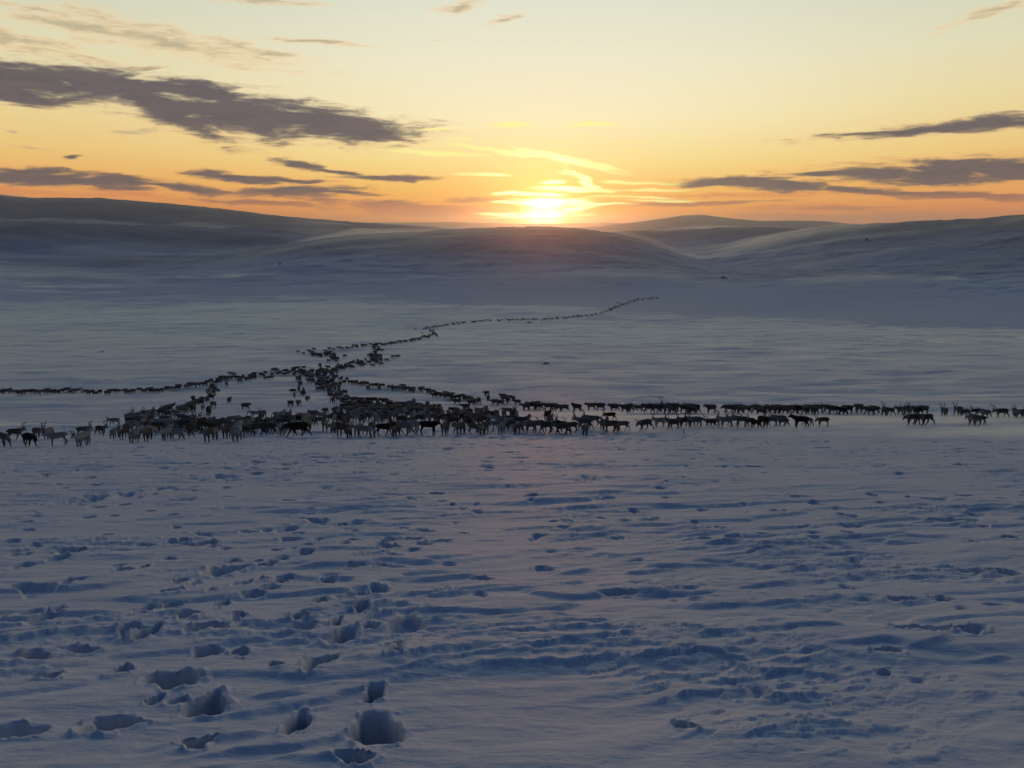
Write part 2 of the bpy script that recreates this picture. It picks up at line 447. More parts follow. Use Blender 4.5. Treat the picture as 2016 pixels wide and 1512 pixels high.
def pits(x, y, z):
    wx = x + .085 * gn(x / .17, y / .17, 61) + .025 * gn(x / .06, y / .06, 63); wy = y + .085 * gn(x / .17, y / .17, 62) + .025 * gn(x / .06, y / .06, 64)
    hole = np.zeros_like(z)
    for i, (X, Y, a, b, dep) in enumerate(pr):
        R = max(a, b) * 2.3
        m = (np.abs(x - X) < R) & (np.abs(y - Y) < R)
        if not m.any(): continue
        wf = min(1.0, min(a, b) / .17)
        qx = (x[m] - X + (wx[m] - x[m]) * wf) / a; qy = (y[m] - Y + (wy[m] - y[m]) * wf) / b
        t = .25 * math.sin(i * 1.7)
        rho = np.hypot(qx + t * qy, qy); th = np.arctan2(qy, qx)
        rho = rho * (1 + .17 * np.sin(2 * th + i * 2.3) + .12 * np.sin(3 * th + i * 4.1) + .07 * np.sin(5 * th + i))
        if dep > .115:      # thrown-out crumbs
            z[m] += .011 * ss(.16, .34, gn(x[m] / .055, y[m] / .055, 66)) * ss(.98, 1.08, rho) * (1 - ss(1.25, 1.85, rho))
        hole[m] = np.minimum(hole[m], -dep * (1.3 if dep > .15 else 1.0) * (1 - ss(.42, 1.03, rho)))
        z[m] += .009 * np.exp(-((rho - 1.22) / .16) ** 2) * (1 + 2.5 * gn(x[m] / .09, y[m] / .09, 65))
    return z + hole


def ground(x, y):
    x = np.atleast_1d(np.asarray(x, float)); y = np.atleast_1d(np.asarray(y, float))
    r = np.hypot(x, y)
    z = big(x, y) + detail(x, y, r)
    m = (r > 62) & (r < 720) & (y > 0)
    if m.any():
        tq = trodden(x[m], y[m]); xm, ym = x[m], y[m]
        z[m] -= tq * (.05 + .17 * ss(-.05, .25, fbm(xm / 1.4, ym / 1.6, 71, 2)))
    m = (r > 44) & (r < 85) & (y > 0)
    if m.any():
        xm, ym = x[m], y[m]
        z[m] -= .13 * ss(.05, .3, fbm(xm / .9, ym / 1.1, 72, 2)) * ss(44, 52, r[m]) * (1 - ss(74, 84, r[m])) * ss(30, 0, xm)
    return pits(x, y, z) if r.min() < 60 else z


def grid_mesh(name, V, nu, nv, closed=True):
    me = bpy.data.meshes.new(name)
    i = np.arange(nu - 1)[:, None] * nv + np.arange(nv - 1)[None, :]
    q = np.stack([i, i + nv, i + nv + 1, i + 1], -1).reshape(-1, 4)
    me.vertices.add(len(V)); me.vertices.foreach_set('co', V.astype(np.float32).ravel())
    me.loops.add(q.size); me.loops.foreach_set('vertex_index', q.astype(np.int32).ravel())
    me.polygons.add(len(q)); me.polygons.foreach_set('loop_start', (np.arange(len(q)) * 4).astype(np.int32))
    me.polygons.foreach_set('loop_total', np.full(len(q), 4, np.int32))
    me.update(calc_edges=True)
    me.polygons.foreach_set('use_smooth', np.ones(len(q), bool))
    return me


def link(name, me, mat=None, parent=None, **props):
    o = bpy.data.objects.new(name, me); C.objects.link(o)
    if mat and me and not me.materials: me.materials.append(mat)
    if parent: o.parent = parent
    for kk, vv in props.items(): o[kk] = vv
    return o


# ---- snow material
def material(name):
    m = bpy.data.materials.new(name); m.use_nodes = True
    nt = NT(m.node_tree); b = m.node_tree.nodes['Principled BSDF']
    return m, nt, b


snow, q, bs = material('snow')
geo = q.n.new('ShaderNodeNewGeometry')
pos = geo.outputs['Position']
dust = q.noise(q.v('MULTIPLY', pos, (.35, .8, 1)), 1.0, 4, .6)['Fac']
snow_c = q.mix(q.smooth(dust, .35, .7), (.78, .80, .84, 1), (.84, .85, .87, 1))
# fells: colour darker and bluer with height, in noise patches; dark heath tufts
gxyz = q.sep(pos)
fell_noise = q.noise(q.v('MULTIPLY', pos, (.0011, .0030, .004)), 1.0, 6, .55)['Fac']
fell_noise2 = q.noise(q.v('MULTIPLY', pos, (.006, .02, .02)), 1.0, 5, .6)['Fac']
hgt = q.m('ADD', gxyz[2], q.m('MULTIPLY', q.m('SUBTRACT', fell_noise, .5), 170.0))
hgt = q.m('ADD', hgt, q.m('MULTIPLY', q.m('SUBTRACT', fell_noise2, .5), 75.0))
fell_dark = q.m('MULTIPLY', q.smooth(hgt, -100.0, 10.0), q.smooth(gxyz[1], 620.0, 1050.0))
q.put(bs.inputs['Base Color'], q.mix(q.m('MULTIPLY', fell_dark, .9), snow_c, (.10, .145, .225, 1)))
tuft = q.noise(q.v('MULTIPLY', pos, (.11, .11, .11)), 1.0, 5, .62)['Fac']
tmask = q.m('MULTIPLY', q.smooth(tuft, .62, .68), q.m('MULTIPLY', q.smooth(gxyz[1], 520.0, 900.0), q.smooth(fell_noise, .46, .62)))
q.put(bs.inputs['Base Color'], q.mix(q.m('MULTIPLY', tmask, .75), bs.inputs['Base Color'].links[0].from_socket, (.06, .055, .05, 1)))
bs.inputs['Roughness'].default_value = 0.62
bs.inputs['Specular IOR Level'].default_value = 0.25
n_a = q.noise(pos, 42.0, 3, .6)['Fac']
n_b = q.noise(q.v('MULTIPLY', pos, (3.0, 8.0, 8.0)), 1.0, 4, .6)['Fac']
n_c = q.noise(q.v('MULTIPLY', pos, (.25, 1.1, 1.1)), 1.0, 4, .6)['Fac']
bp = q.n.new('ShaderNodeBump'); bp.inputs['Strength'].default_value = .5; bp.inputs['Distance'].default_value = 1.0
hsum = q.m('ADD', q.m('MULTIPLY', n_a, .006), q.m('MULTIPLY', n_b, .045))
hsum = q.m('ADD', hsum, q.m('MULTIPLY', n_c, .10))
q.put(bp.inputs['Height'], hsum); q.put(bs.inputs['Normal'], bp.outputs[0])

# ---- ground sheet: rings round the viewpoint, finer where it is close
GMAX = 11000
azd = np.radians(np.concatenate([np.linspace(-180, -50, 66)[:-1], np.linspace(-50, 50, 1450)[:-1], np.linspace(50, 180, 66)]))
inv = np.linspace(0, 1, 1500)
# ring radii: even steps of ground depression in view
rr = np.exp(np.linspace(math.log(0.6), math.log(60), 950))
rr = np.concatenate([rr[:-1], np.exp(np.linspace(math.log(60), math.log(700), 330))[:-1], np.exp(np.linspace(math.log(700), math.log(GMAX), 420))])
rr = np.concatenate([[0.02], rr])
A, R_ = np.meshgrid(azd, rr, indexing='ij')
gx = (np.sin(A) * R_).ravel(); gy = (np.cos(A) * R_).ravel()
gz = ground(gx, gy)
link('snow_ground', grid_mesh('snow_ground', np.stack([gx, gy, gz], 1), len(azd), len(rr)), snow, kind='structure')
GLOW = float(gz.min()); GHIGH = float(gz.max())
del A, R_, gx, gy, gz

# ------------------------------------------------------------------ reindeer
def fur(name, back_c, neck_c, leg_c):
    m, q, b = material(name)
    tc_ = q.n.new('ShaderNodeTexCoord'); X, Y, Z = q.sep(tc_.outputs['Object'])[:]
    nz = q.noise(tc_.outputs['Object'], 9.0, 4, .6)['Fac']
    blotch = q.m('MULTIPLY', q.m('SUBTRACT', nz, .5), .5)
    c = q.mix(q.smooth(q.m('ADD', Z, blotch), .52, .70), leg_c, back_c)
    neck = q.m('MULTIPLY', q.smooth(q.m('ADD', X, blotch), .44, .62), q.smooth(q.m('ADD', X, blotch), 1.12, .98))
    c = q.mix(neck, c, neck_c)
    rump = q.m('MULTIPLY', q.smooth(X, -.70, -.78), q.smooth(Z, .70, .76))
    c = q.mix(q.m('MULTIPLY', rump, .6), c, neck_c)
    belly = q.m('MULTIPLY', q.smooth(q.m('ADD', Z, blotch), .74, .62), q.smooth(Z, .5, .58))
    c = q.mix(q.m('MULTIPLY', belly, .35), c, neck_c)
    q.put(b.inputs['Base Color'], c); b.inputs['Roughness'].default_value = .9
    b.inputs['Specular IOR Level'].default_value = .15
    return m


FUR = {
    'blackish': fur('fur_black_brown', (.030, .020, .015, 1), (.050, .038, .030, 1), (.022, .016, .013, 1)),
    'dark brown': fur('fur_dark_brown', (.125, .088, .062, 1), (.27, .22, .165, 1), (.08, .06, .046, 1)),
    'brown': fur('fur_brown', (.22, .165, .12, 1), (.42, .35, .28, 1), (.13, .10, .078, 1)),
    'grey-brown': fur('fur_grey_brown', (.36, .30, .24, 1), (.54, .48, .40, 1), (.21, .17, .135, 1)),
    'pale grey': fur('fur_pale_grey', (.40, .37, .32, 1), (.52, .48, .42, 1), (.27, .24, .20, 1)),
}
ANT, q, b = material('antler_bone')
q.put(b.inputs['Base Color'], q.mix(q.noise(q.n.new('ShaderNodeTexCoord').outputs['Object'], 12, 3)['Fac'], (.05, .036, .026, 1), (.13, .10, .075, 1)))
b.inputs['Roughness'].default_value = .7

# head positions by pose: (neck base, neck mid, poll, muzzle, nose)
HEADS = {
    'level': ((.60, .94), (.73, .99), (.87, 1.05), (1.04, .93), (1.11, .87)),
    'raised': ((.58, 1.00), (.68, 1.14), (.78, 1.28), (.97, 1.18), (1.05, 1.13)),
    'low': ((.62, .86), (.77, .82), (.92, .80), (1.07, .65), (1.12, .59)),
    'grazing': ((.62, .82), (.76, .64), (.88, .48), (.97, .28), (.99, .19)),
}
# leg swings (radians, + = foot forward): front left, front right, hind left, hind right
GAITS = {
    'walk': (.32, -.28, -.30, .28), 'walk2': (-.26, .30, .28, -.32), 'stand': (.02, -.06, -.05, .10), 'amble': (.20, -.16, .22, -.22),
    'trot': (.50, -.42, -.46, .42),
}


def body_mesh(name, head, gait, turn=0.0, level=1, slim=1.0):
    Vt, E, R = [], [], []

    def add(p, r, par=None):
        Vt.append(p); R.append(r if isinstance(r, tuple) else (r, r))
        if par is not None: E.append((par, len(Vt) - 1))
        return len(Vt) - 1
    k_ = slim
    pel = add((-.50, 0, .86), (.20 * k_, .225))
    rump = add((-.68, 0, .84), (.14 * k_, .17), pel)
    tail = add((-.79, 0, .80), (.05, .06), rump); add((-.825, 0, .71), .035, tail)
    b1 = add((-.20, 0, .82), (.235 * k_, .25), pel)
    b2 = add((.12, 0, .80), (.23 * k_, .26), b1)
    ch = add((.42, 0, .84), (.185 * k_, .25), b2)
    H = HEADS[head]
    ct, st = math.cos(turn), math.sin(turn)

    def hp(p, f):       # the neck swings sideways from its base
        dx_ = p[0] - .55
        return (.55 + dx_ * (1 + (ct - 1) * f), dx_ * st * f, p[1])
    n0 = add(hp(H[0], .4), (.13, .19), ch)
    n1 = add(hp(H[1], .8), (.100, .155), n0)
    pl = add(hp(H[2], 1), (.088, .105), n1)
    mz = add(hp(H[3], 1), (.060, .064), pl)
    add(hp(H[4], 1), (.048, .044), mz)
    hx, hy, hz_ = Vt[pl]
    for s in (-1, 1):
        e = add((hx - .05, hy + s * .09, hz_ + .07), .020, pl); add((hx - .09, hy + s * .155, hz_ + .10), .012, e)
    fl, fr, hl, hr = GAITS[gait]

    def rot(px_, pz_, ox, oz, a):
        dx_, dz_ = px_ - ox, pz_ - oz
        return ox + dx_ * math.cos(a) - dz_ * math.sin(a), oz + dx_ * math.sin(a) + dz_ * math.cos(a)
    for s, a in ((1, fl), (-1, fr)):
        sh = (.40, .78)
        el = rot(.35, .60, *sh, a * .6); kn = rot(.385, .35, *sh, a * .9)
        lift = max(0, -a) * .9
        fe = rot(.375, .11, *sh, a); ho = rot(.40, .01, *sh, a)
        if a < -.2:
            fe = rot(fe[0], fe[1], kn[0], kn[1], -.25); ho = rot(ho[0], ho[1], kn[0], kn[1], -.35)
        y = s * .125
        p0 = add((sh[0], s * .085, sh[1]), (.10, .12), ch)
        p1 = add((el[0], y, el[1]), (.075, .09), p0); p2 = add((kn[0], y, kn[1]), .054, p1)
        p3 = add((fe[0], y, max(fe[1], .07)), .038, p2); add((ho[0] + .02, y, max(ho[1], .02)), (.042, .040), p3)
    for s, a in ((1, hl), (-1, hr)):
        hpnt = (-.56, .80)
        kn = rot(-.45, .60, *hpnt, a * .7); hk = rot(-.66, .40, *hpnt, a * .85)
        fe = rot(-.60, .12, *hpnt, a); ho = rot(-.57, .01, *hpnt, a)
        if a < -.2:
            fe = rot(fe[0], fe[1], hk[0], hk[1], -.15); ho = rot(ho[0], ho[1], hk[0], hk[1], -.22)
        y = s * .125
        p0 = add((hpnt[0], s * .085, hpnt[1]), (.115, .135), pel)
        p1 = add((kn[0], y, kn[1]), (.10, .12), p0); p2 = add((hk[0], y, hk[1]), (.052, .060), p1)
        p3 = add((fe[0], y, max(fe[1], .07)), .038, p2); add((ho[0] + .02, y, max(ho[1], .02)), (.042, .040), p3)
    me = bpy.data.meshes.new(name); me.from_pydata(Vt, E, [])
    o = bpy.data.objects.new(name, me); C.objects.link(o)
    o.modifiers.new('skin', 'SKIN').use_smooth_shade = True
    sv = me.skin_vertices[0].data
    for i, r in enumerate(R):
        sv[i].radius = r
    sv[0].use_root = True
    if level:
        sb = o.modifiers.new('sub', 'SUBSURF'); sb.levels = level; sb.render_levels = level
    dg = bpy.context.evaluated_depsgraph_get(); dg.update()
    out = bpy.data.meshes.new_from_object(o.evaluated_get(dg)); out.name = name
    bpy.data.objects.remove(o); bpy.data.meshes.remove(me)
    return out, (hx, hy, hz_)


def tube(bm_v, bm_f, pts, r0, r1, n=5):
    base_i = len(bm_v); m_ = len(pts)
    for i, p in enumerate(pts):
        p = Vector(p); t = (Vector(pts[min(i + 1, m_ - 1)]) - Vector(pts[max(i - 1, 0)])).normalized()
        u = t.cross(Vector((0.3, 1, .2))).normalized(); w = t.cross(u); r = r0 + (r1 - r0) * i / (m_ - 1)
        for j in range(n):
            a = 2 * math.pi * j / n; v = p + (u * math.cos(a) + w * math.sin(a)) * r; bm_v.append(tuple(v))
    for i in range(m_ - 1):
        for j in range(n):
            bm_f.append((base_i + i * n + j, base_i + i * n + (j + 1) % n, base_i + (i + 1) * n + (j + 1) % n, base_i + (i + 1) * n + j))
    bm_f.append(tuple(base_i + j for j in range(n))[::-1]); bm_f.append(tuple(base_i + (m_ - 1) * n + j for j in range(n)))


def curve(pts, n=4):
    out = []
    P_ = [Vector(p) for p in pts]
    P_ = [P_[0] * 2 - P_[1]] + P_ + [P_[-1] * 2 - P_[-2]]
    for i in range(1, len(P_) - 2):
        for j in range(n):
            t = j / n
            a, b_, c, d = P_[i - 1:i + 3]
            out.append(.5 * ((2 * b_) + (c - a) * t + (2 * a - 5 * b_ + 4 * c - d) * t * t + (3 * b_ - a - 3 * c + d) * t ** 3))
    out.append(P_[-2]); return out


def antler_mesh(name, s, scale=1.0, thick=1.0, full=True):
    v, f = [], []
    k_ = scale
    beam = [(0, s * .035, .05), (-.10, s * .10, .20), (-.20, s * .19, .40), (-.16, s * .26, .62), (.00, s * .27, .80), (.12, s * .22, .90)]
    L = [(beam, .019, .011)]
    if full:
        L += [([(0, s * .035, .07), (.12, s * .05, .12), (.24, s * .04, .24)], .013, .007),
              ([(-.10, s * .10, .20), (.02, s * .14, .30), (.10, s * .14, .44)], .012, .007),
              ([(-.20, s * .20, .42), (-.30, s * .21, .50)], .010, .006),
              ([(-.10, s * .27, .70), (-.14, s * .27, .88)], .011, .006),
              ([(.00, s * .27, .80), (-.02, s * .25, .98)], .011, .006)]
    for pts, a, b_ in L:
        tube(v, f, [p * k_ for p in curve([(x, y, z) for x, y, z in pts], 3)], a * thick, b_ * thick)
    me = bpy.data.meshes.new(name); me.from_pydata(v, [], f); me.update()
    me.materials.append(ANT)
    for p in me.polygons: p.use_smooth = True
    return me


POSES = [('level', 'walk', 0), ('level', 'walk2', .12), ('level', 'amble', -.2), ('raised', 'stand', .35), ('raised', 'walk', -.15),
         ('low', 'walk', 0), ('low', 'trot', .1), ('grazing', 'stand', .2), ('level', 'stand', -.5), ('low', 'amble', .3)]
BODY, HEADP = {}, {}
for i, (h, g, t) in enumerate(POSES):
    m0, hp_ = body_mesh('reindeer_body', h, g, t, 1, 1.0)
    for j, (cn, mt) in enumerate(FUR.items()):
        me = m0 if j == 0 else m0.copy()
        me.materials.clear(); me.materials.append(mt); BODY[i, cn] = me
    HEADP[i] = (hp_, t, h)
ANTL = {(s, a): antler_mesh('antler', s, sc, 1.9) for a, sc in ((1, .42), (2, .60), (3, .74)) for s in (-1, 1)}

# by heading the photo shows: r = walking right, l = left, t = towards, a = away, with in-between quarters
HEAD_ANG = {'r': -14, 'l': 196, 't': 270, 'a': 90, 'rt': -35, 'lt': 215, 'ra': 35, 'la': 145}
HEAD_TXT = {'r': 'facing right', 'l': 'facing left', 't': 'seen head-on', 'a': 'seen from behind', 'rt': 'turned half right', 'lt': 'turned half left',
            'ra': 'angled away right', 'la': 'angled away left'}
POSE_TXT = {'level': 'walking', 'raised': 'with its head up', 'low': 'with its head low', 'grazing': 'with its muzzle to the snow'}
rh = random.Random(11)
SIZE = .94
HERD = []      # (x px, foot y px, heading, colour, pose index, antler size, cluster)


def one(cluster, x, y, hd, colr=None, pose=None, ant=None, scale=None):
    if colr is None: colr = rh.choices(list(FUR), (.5, 3.4, 4, 2.6, .4))[0]
    if pose is None: pose = rh.choices(range(10), (4, 4, 4, .8, 1, 2.5, 1.5, .5, 1.5, 2))[0]
    if ant is None: ant = rh.choices((0, 1, 2, 3), (6, 2.6, 1, .2))[0]
    HERD.append([x, y, hd, colr, pose, ant, cluster, (scale or rh.uniform(.86, 1.08)) * SIZE])


DK, BR, GB, PG, BB = 'dark brown', 'brown', 'grey-brown', 'pale grey', 'blackish'
K_FL = 'in the loose lower left row'
for a in [(60, 879, 'r', BB, 5, 1, .98), (32, 867, 'r', DK, 0, 2), (7, 879, 'la', BR, 2, 0), (77, 864, 'r', BR, 0, 2), (96, 865, 't', GB, 3, 1), (114, 878, 'lt', GB, 8, 1),
          (122, 878, 'a', PG, 2, 0, .95), (165, 860, 'r', BR, 0, 2), (170, 877, 't', PG, 2, 1), (200, 858, 'r', DK, 1, 3), (226, 839, 'l', GB, 5, 1), (227, 863, 'a', GB, 8, 0, .92),
          (244, 865, 't', DK, 3, 1, .92), (253, 854, 'r', BR, 2, 0), (266, 871, 'a', GB, 2, 0), (281, 864, 'a', GB, 8, 0), (291, 868, 't', DK, 2, 0), (298, 861, 't', GB, 8, 1),
          (312, 869, 't', PG, 2, 1), (325, 868, 'rt', PG, 0, 1), (331, 862, 'a', GB, 8, 0), (365, 863, 'l', DK, 1, 1), (357, 830, 'l', BR, 0, 0), (394, 824, 'a', PG, 8, 0, .8), (400, 807, 'a', PG, 8, 0, .85),
          (411, 870, 't', DK, 8, 1, 1.05), (424, 866, 't', BR, 2, 0)]:
    one(K_FL, *a[:6], scale=.80 * (a[6] if len(a) > 6 else 1))
K_FM = 'on the left front herd edge'
for a in [(449, 864, 't', DK, 8, 1), (458, 862, 't', BR, 2, 0), (468, 869, 'a', PG, 2, 0), (483, 857, 'l', GB, 6, 0), (497, 852, 'l', BR, 1, 0), (528, 858, 'l', DK, 0, 1), (545, 853, 'lt', BR, 1, 1),
          (557, 857, 't', PG, 8, 0, .95), (567, 859, 'l', DK, 9, 0, .72), (586, 862, 'l', BB, 6, 1, 1.14), (607, 849, 't', BR, 8, 0), (640, 850, 't', BR, 2, 1), (652, 851, 't', DK, 8, 0),
          (675, 862, 'la', DK, 8, 0, 1.05), (686, 862, 't', DK, 2, 1), (706, 861, 't', GB, 8, 1), (719, 862, 'rt', GB, 5, 1), (733, 861, 't', DK, 2, 1), (743, 860, 'r', BB, 0, 0), (768, 859, 't', DK, 8, 2),
          (790, 857, 'l', DK, 1, 1, 1.1), (806, 856, 'l', GB, 6, 1), (816, 855, 'rt', GB, 1, 0), (845, 858, 'r', BB, 8, 0, 1.16), (876, 858, 't', DK, 2, 0), (889, 857, 't', DK, 8, 1)]:
    one(K_FM, *a[:6], scale=a[6] if len(a) > 6 else None)
K_FR = 'on the right front herd edge'
for a in [(902, 855, 'lt', GB, 1, 1), (922, 854, 'rt', BR, 5, 0), (945, 856, 't', BR, 8, 1), (956, 852, 't', DK, 3, 1), (978, 850, 'l', GB, 2, 1), (988, 855, 'a', PG, 8, 0, .9), (1003, 850, 'l', DK, 1, 2), (1019, 853, 't', PG, 2, 0),
          (1030, 852, 'lt', BR, 0, 1), (1044, 853, 'l', BR, 2, 2), (1058, 852, 'l', DK, 0, 1), (1074, 854, 'l', DK, 1, 2), (1090, 854, 'l', BB, 0, 3), (1103, 853, 'la', DK, 2, 2), (1115, 853, 'l', DK, 0, 3),
          (1126, 852, 'lt', DK, 1, 2), (1138, 854, 't', DK, 8, 2), (1150, 848, 'l', BR, 0, 1), (1166, 841, 'l', BR, 1, 2), (1176, 842, 'l', GB, 2, 2), (1189, 849, 't', DK, 3, 2), (1201, 853, 'l', DK, 0, 1, 1.08),
          (1201, 829, 'l', BB, 5, 3), (1225, 849, 'l', BR, 0, 0), (1213, 851, 't', BR, 8, 0), (1083, 836, 't', DK, 3, 1), (1078, 828, 't', BB, 3, 0)]:
    one(K_FR, *a[:6], scale=a[6] if len(a) > 6 else None)
K_RL = 'in the nearer right-hand row'
for a in [(1269, 850, 'l', DK, 6, 1, 1.1), (1297, 844, 'lt', PG, 2, 2), (1313, 843, 'l', DK, 1, 3), (1324, 844, 'l', BR, 2, 2), (1346, 844, 'l', DK, 0, 1, 1.08), (1369, 843, 'l', BR, 1, 1), (1378, 843, 'l', GB, 2, 1),
          (1398, 843, 'l', DK, 0, 2), (1418, 843, 'l', GB, 9, 2), (1428, 843, 'l', GB, 2, 3), (1443, 840, 'l', BR, 1, 3), (1459, 842, 'l', BR, 8, 1), (1473, 842, 'l', DK, 2, 1), (1486, 845, 'l', BB, 0, 2),
          (1499, 846, 't', BB, 8, 3, 1.12), (1517, 841, 'l', BR, 1, 2), (1526, 841, 'l', BR, 2, 0), (1540, 842, 'l', BR, 0, 0), (1575, 844, 'l', BB, 8, 1, 1.15), (1588, 839, 'la', GB, 2, 0), (1619, 841, 'l', DK, 9, 2),
          (1794, 838, 'l', DK, 5, 1, 1.1), (1822, 839, 'l', DK, 6, 1, 1.12), (1808, 836, 'l', BR, 9, 0), (1919, 839, 'l', BR, 1, 2), (1927, 836, 'la', DK, 8, 0), (1912, 834, 'l', GB, 5, 2)]:
    one(K_RL, *a[:6], scale=a[6] if len(a) > 6 else None)
K_RU = 'in the farther right-hand row'
xs = [(1035, 808), (1046, 806), (1056, 807), (1067, 806), (1078, 808), (1090, 807), (1096, 808), (1110, 810), (1135, 810), (1163, 808), (1181, 809), (1208, 810), (1230, 812), (1238, 812), (1256, 813), (1276, 812), (1290, 812), (1302, 812), (1313, 813),
      (1325, 812), (1333, 812), (1346, 812), (1356, 812), (1366, 813), (1376, 813), (1399, 813), (1434, 812), (1450, 812), (1458, 813), (1468, 813), (1477, 814), (1487, 812), (1497, 814), (1508, 813), (1519, 814), (1529, 813), (1538, 815), (1546, 812),
      (1556, 814), (1566, 812), (1575, 814), (1586, 815), (1592, 812), (1603, 816), (1611, 812), (1620, 813), (1638, 815), (1657, 817), (1668, 814), (1690, 812), (1701, 812), (1711, 818), (1742, 818), (1749, 819), (1773, 816), (1781, 817), (1796, 817), (1806, 818),
      (1817, 815), (1858, 821), (1885, 818), (1898, 821), (1928, 822), (1938, 823), (1970, 823), (1983, 824), (2005, 822), (2014, 823)]
for i, (x, y) in enumerate(xs):
    one(K_RU, x, y + 1, rh.choices(('l', 'lt', 'la'), (6, 2, 1))[0], scale=rh.uniform(1.06, 1.24), ant=rh.choices((1, 2, 3), (1, 4, 4))[0], colr=rh.choices((DK, BR, BB, GB), (5, 3, 2, 1))[0], pose=rh.choice((0, 1, 2, 5, 6, 9)))


def along(cluster, pts, n, jx, jy, heads, **kw):
    L = [0]
    for a, b_ in zip(pts, pts[1:]): L.append(L[-1] + math.hypot(b_[0] - a[0], (b_[1] - a[1]) * 3))
    for i in range(n):
        s = (i + rh.uniform(.1, .9)) / n * L[-1]
        x = np.interp(s, L, [p[0] for p in pts]) + rh.gauss(0, jx); y = np.interp(s, L, [p[1] for p in pts]) + rh.gauss(0, jy)
        one(cluster, x, y, rh.choice(heads), **kw)


K_UR = 'in the bunch above the right rows'
for a in [(899, 797, 'l'), (880, 786, 'l'), (958, 781, 'lt'), (961, 790, 't'), (974, 798, 'l'), (990, 786, 'l'), (993, 791, 'lt'), (1003, 788, 'l'), (1000, 794, 't'), (1011, 790, 't'), (1018, 798, 'l'), (935, 797, 't'), (927, 799, 'lt'), (943, 795, 't'), (984, 800, 'l')]:
    one(K_UR, *a, colr=rh.choice((DK, BR, DK)))
K_LOOSE = 'apart between the left lines'
for a in [(412, 816, 'a', DK), (420, 803, 'rt', GB), (452, 793, 'a', BR), (484, 807, 'r', DK), (573, 801, 'r', DK), (588, 799, 't', GB), (577, 775, 'l', BB), (580, 783, 'a', PG), (504, 825, 'l', PG), (518, 825, 't', DK), (606, 790, 't', GB)]:
    one(K_LOOSE, *a)
K_BAND = 'in the dense hazy middle'
along(K_BAND, [(540, 838), (640, 832), (760, 828), (900, 832), (1010, 838)], 82, 8, 5.5, ('t', 't', 'lt', 'l', 'rt', 'r', 'a'))
along(K_BAND, [(650, 818), (740, 812), (830, 817), (930, 820), (1020, 826)], 60, 8, 4.5, ('t', 't', 'lt', 'l', 'rt', 'a'))
K_LB = 'in the band left of the middle'
along(K_LB, [(262, 843), (330, 845), (420, 846), (500, 848), (560, 846)], 52, 6, 4.5, ('t', 'a', 'lt', 'r', 'l', 'rt'))
K_G = 'in the climbing bunch at left'
along(K_G, [(258, 836), (300, 824), (345, 814), (375, 806)], 26, 6, 3, ('a', 'ra', 'r', 'ra'))
along(K_G, [(375, 805), (390, 793), (412, 783), (420, 768)], 18, 4, 3, ('a', 'ra', 'rt', 't'))
K_NR = 'in the column above the dense middle'
along(K_NR, [(620, 748), (650, 768), (678, 788), (695, 806)], 44, 11, 4, ('t', 'rt', 'rt', 't'))
along(K_NR, [(690, 796), (725, 805), (765, 808), (800, 806), (850, 812)], 54, 8, 5, ('t', 'rt', 'lt'))
along(K_NR, [(588, 752), (592, 764), (604, 780)], 9, 3, 3, ('t', 'rt', 'a'))
K_A = 'in the far left line'
along(K_A, [(-4, 776), (90, 776), (230, 776), (312, 774), (372, 766), (415, 758)], 52, 2, 1.6, ('r', 'r', 'r', 'ra'), colr=None)
K_B = 'in the line slanting up to the crossing of the trails'
along(K_B, [(415, 757), (450, 750), (480, 746), (520, 742), (565, 738), (600, 730)], 46, 3, 3.5, ('r', 'ra', 'ra', 'rt'))
one(K_B, 455, 740, 'l', PG); one(K_B, 461, 740, 'r', PG)
K_HUB = 'in the crowd at the crossing of the trails'
along(K_HUB, [(585, 745), (620, 740), (655, 730), (690, 722), (730, 713), (750, 706)], 82, 7, 4.5, ('t', 'lt', 'rt', 'l', 't'))
along(K_HUB, [(600, 698), (628, 699), (655, 702), (662, 712)], 44, 5, 4, ('l', 'lt', 't'))
along(K_HUB, [(735, 684), (745, 694), (738, 706), (746, 712)], 34, 5, 3, ('t', 'lt', 'rt'))
along(K_HUB, [(628, 752), (645, 765), (640, 735)], 34, 14, 8, ('t', 'rt', 'lt'))
one(K_HUB, 774, 706, 'r', DK); one(K_HUB, 783, 705, 'r', DK); one(K_HUB, 679, 704, 'l', DK)
K_E = 'in the line bending down to the right from the crossing'
along(K_E, [(655, 746), (690, 755), (720, 760), (770, 767), (830, 774), (870, 781), (905, 787), (932, 794)], 50, 3, 1.8, ('rt', 't', 'rt', 'lt'))
K_D = 'in the thin far line winding towards the hill'
along(K_D, [(650, 690), (700, 685), (735, 682)], 16, 2, 1.2, ('l', 'lt'))
along(K_D, [(735, 682), (780, 677), (830, 668), (858, 660), (848, 652)], 60, 2, 1.2, ('l', 'lt', 't'))
along(K_D, [(832, 650), (870, 643), (920, 636), (970, 632)], 36, 2, .8, ('l', 'lt'))
along(K_D, [(975, 632), (1050, 631), (1110, 628), (1165, 622), (1205, 612)], 60, 2, .7, ('l', 'lt'))
along(K_D, [(1200, 612), (1225, 601), (1245, 593), (1295, 587)], 60, 2, 1.0, ('l', 'lt'))
one(K_D, 818, 651, 'l', DK); one(K_D, 862, 665, 't', DK); one(K_D, 831, 658, 't', DK); one(K_D, 1216, 597, 't', DK); one(K_D, 1220, 598, 't', DK)

# stand every animal on the snow
ts_ = np.exp(np.linspace(math.log(30), math.log(2500), 2600))
for h in HERD:
    d = px_dir(h[0], h[1]); g_ = ground(d[0] * ts_, d[1] * ts_)
    t = ts_[int(np.argmax(d[2] * ts_ < g_))]
    h += [d[0] * t, d[1] * t, t]
gz_ = ground(np.array([h[8] for h in HERD]), np.array([h[9] for h in HERD]))
for h, z in zip(HERD, gz_): h.append(float(z) - .02)
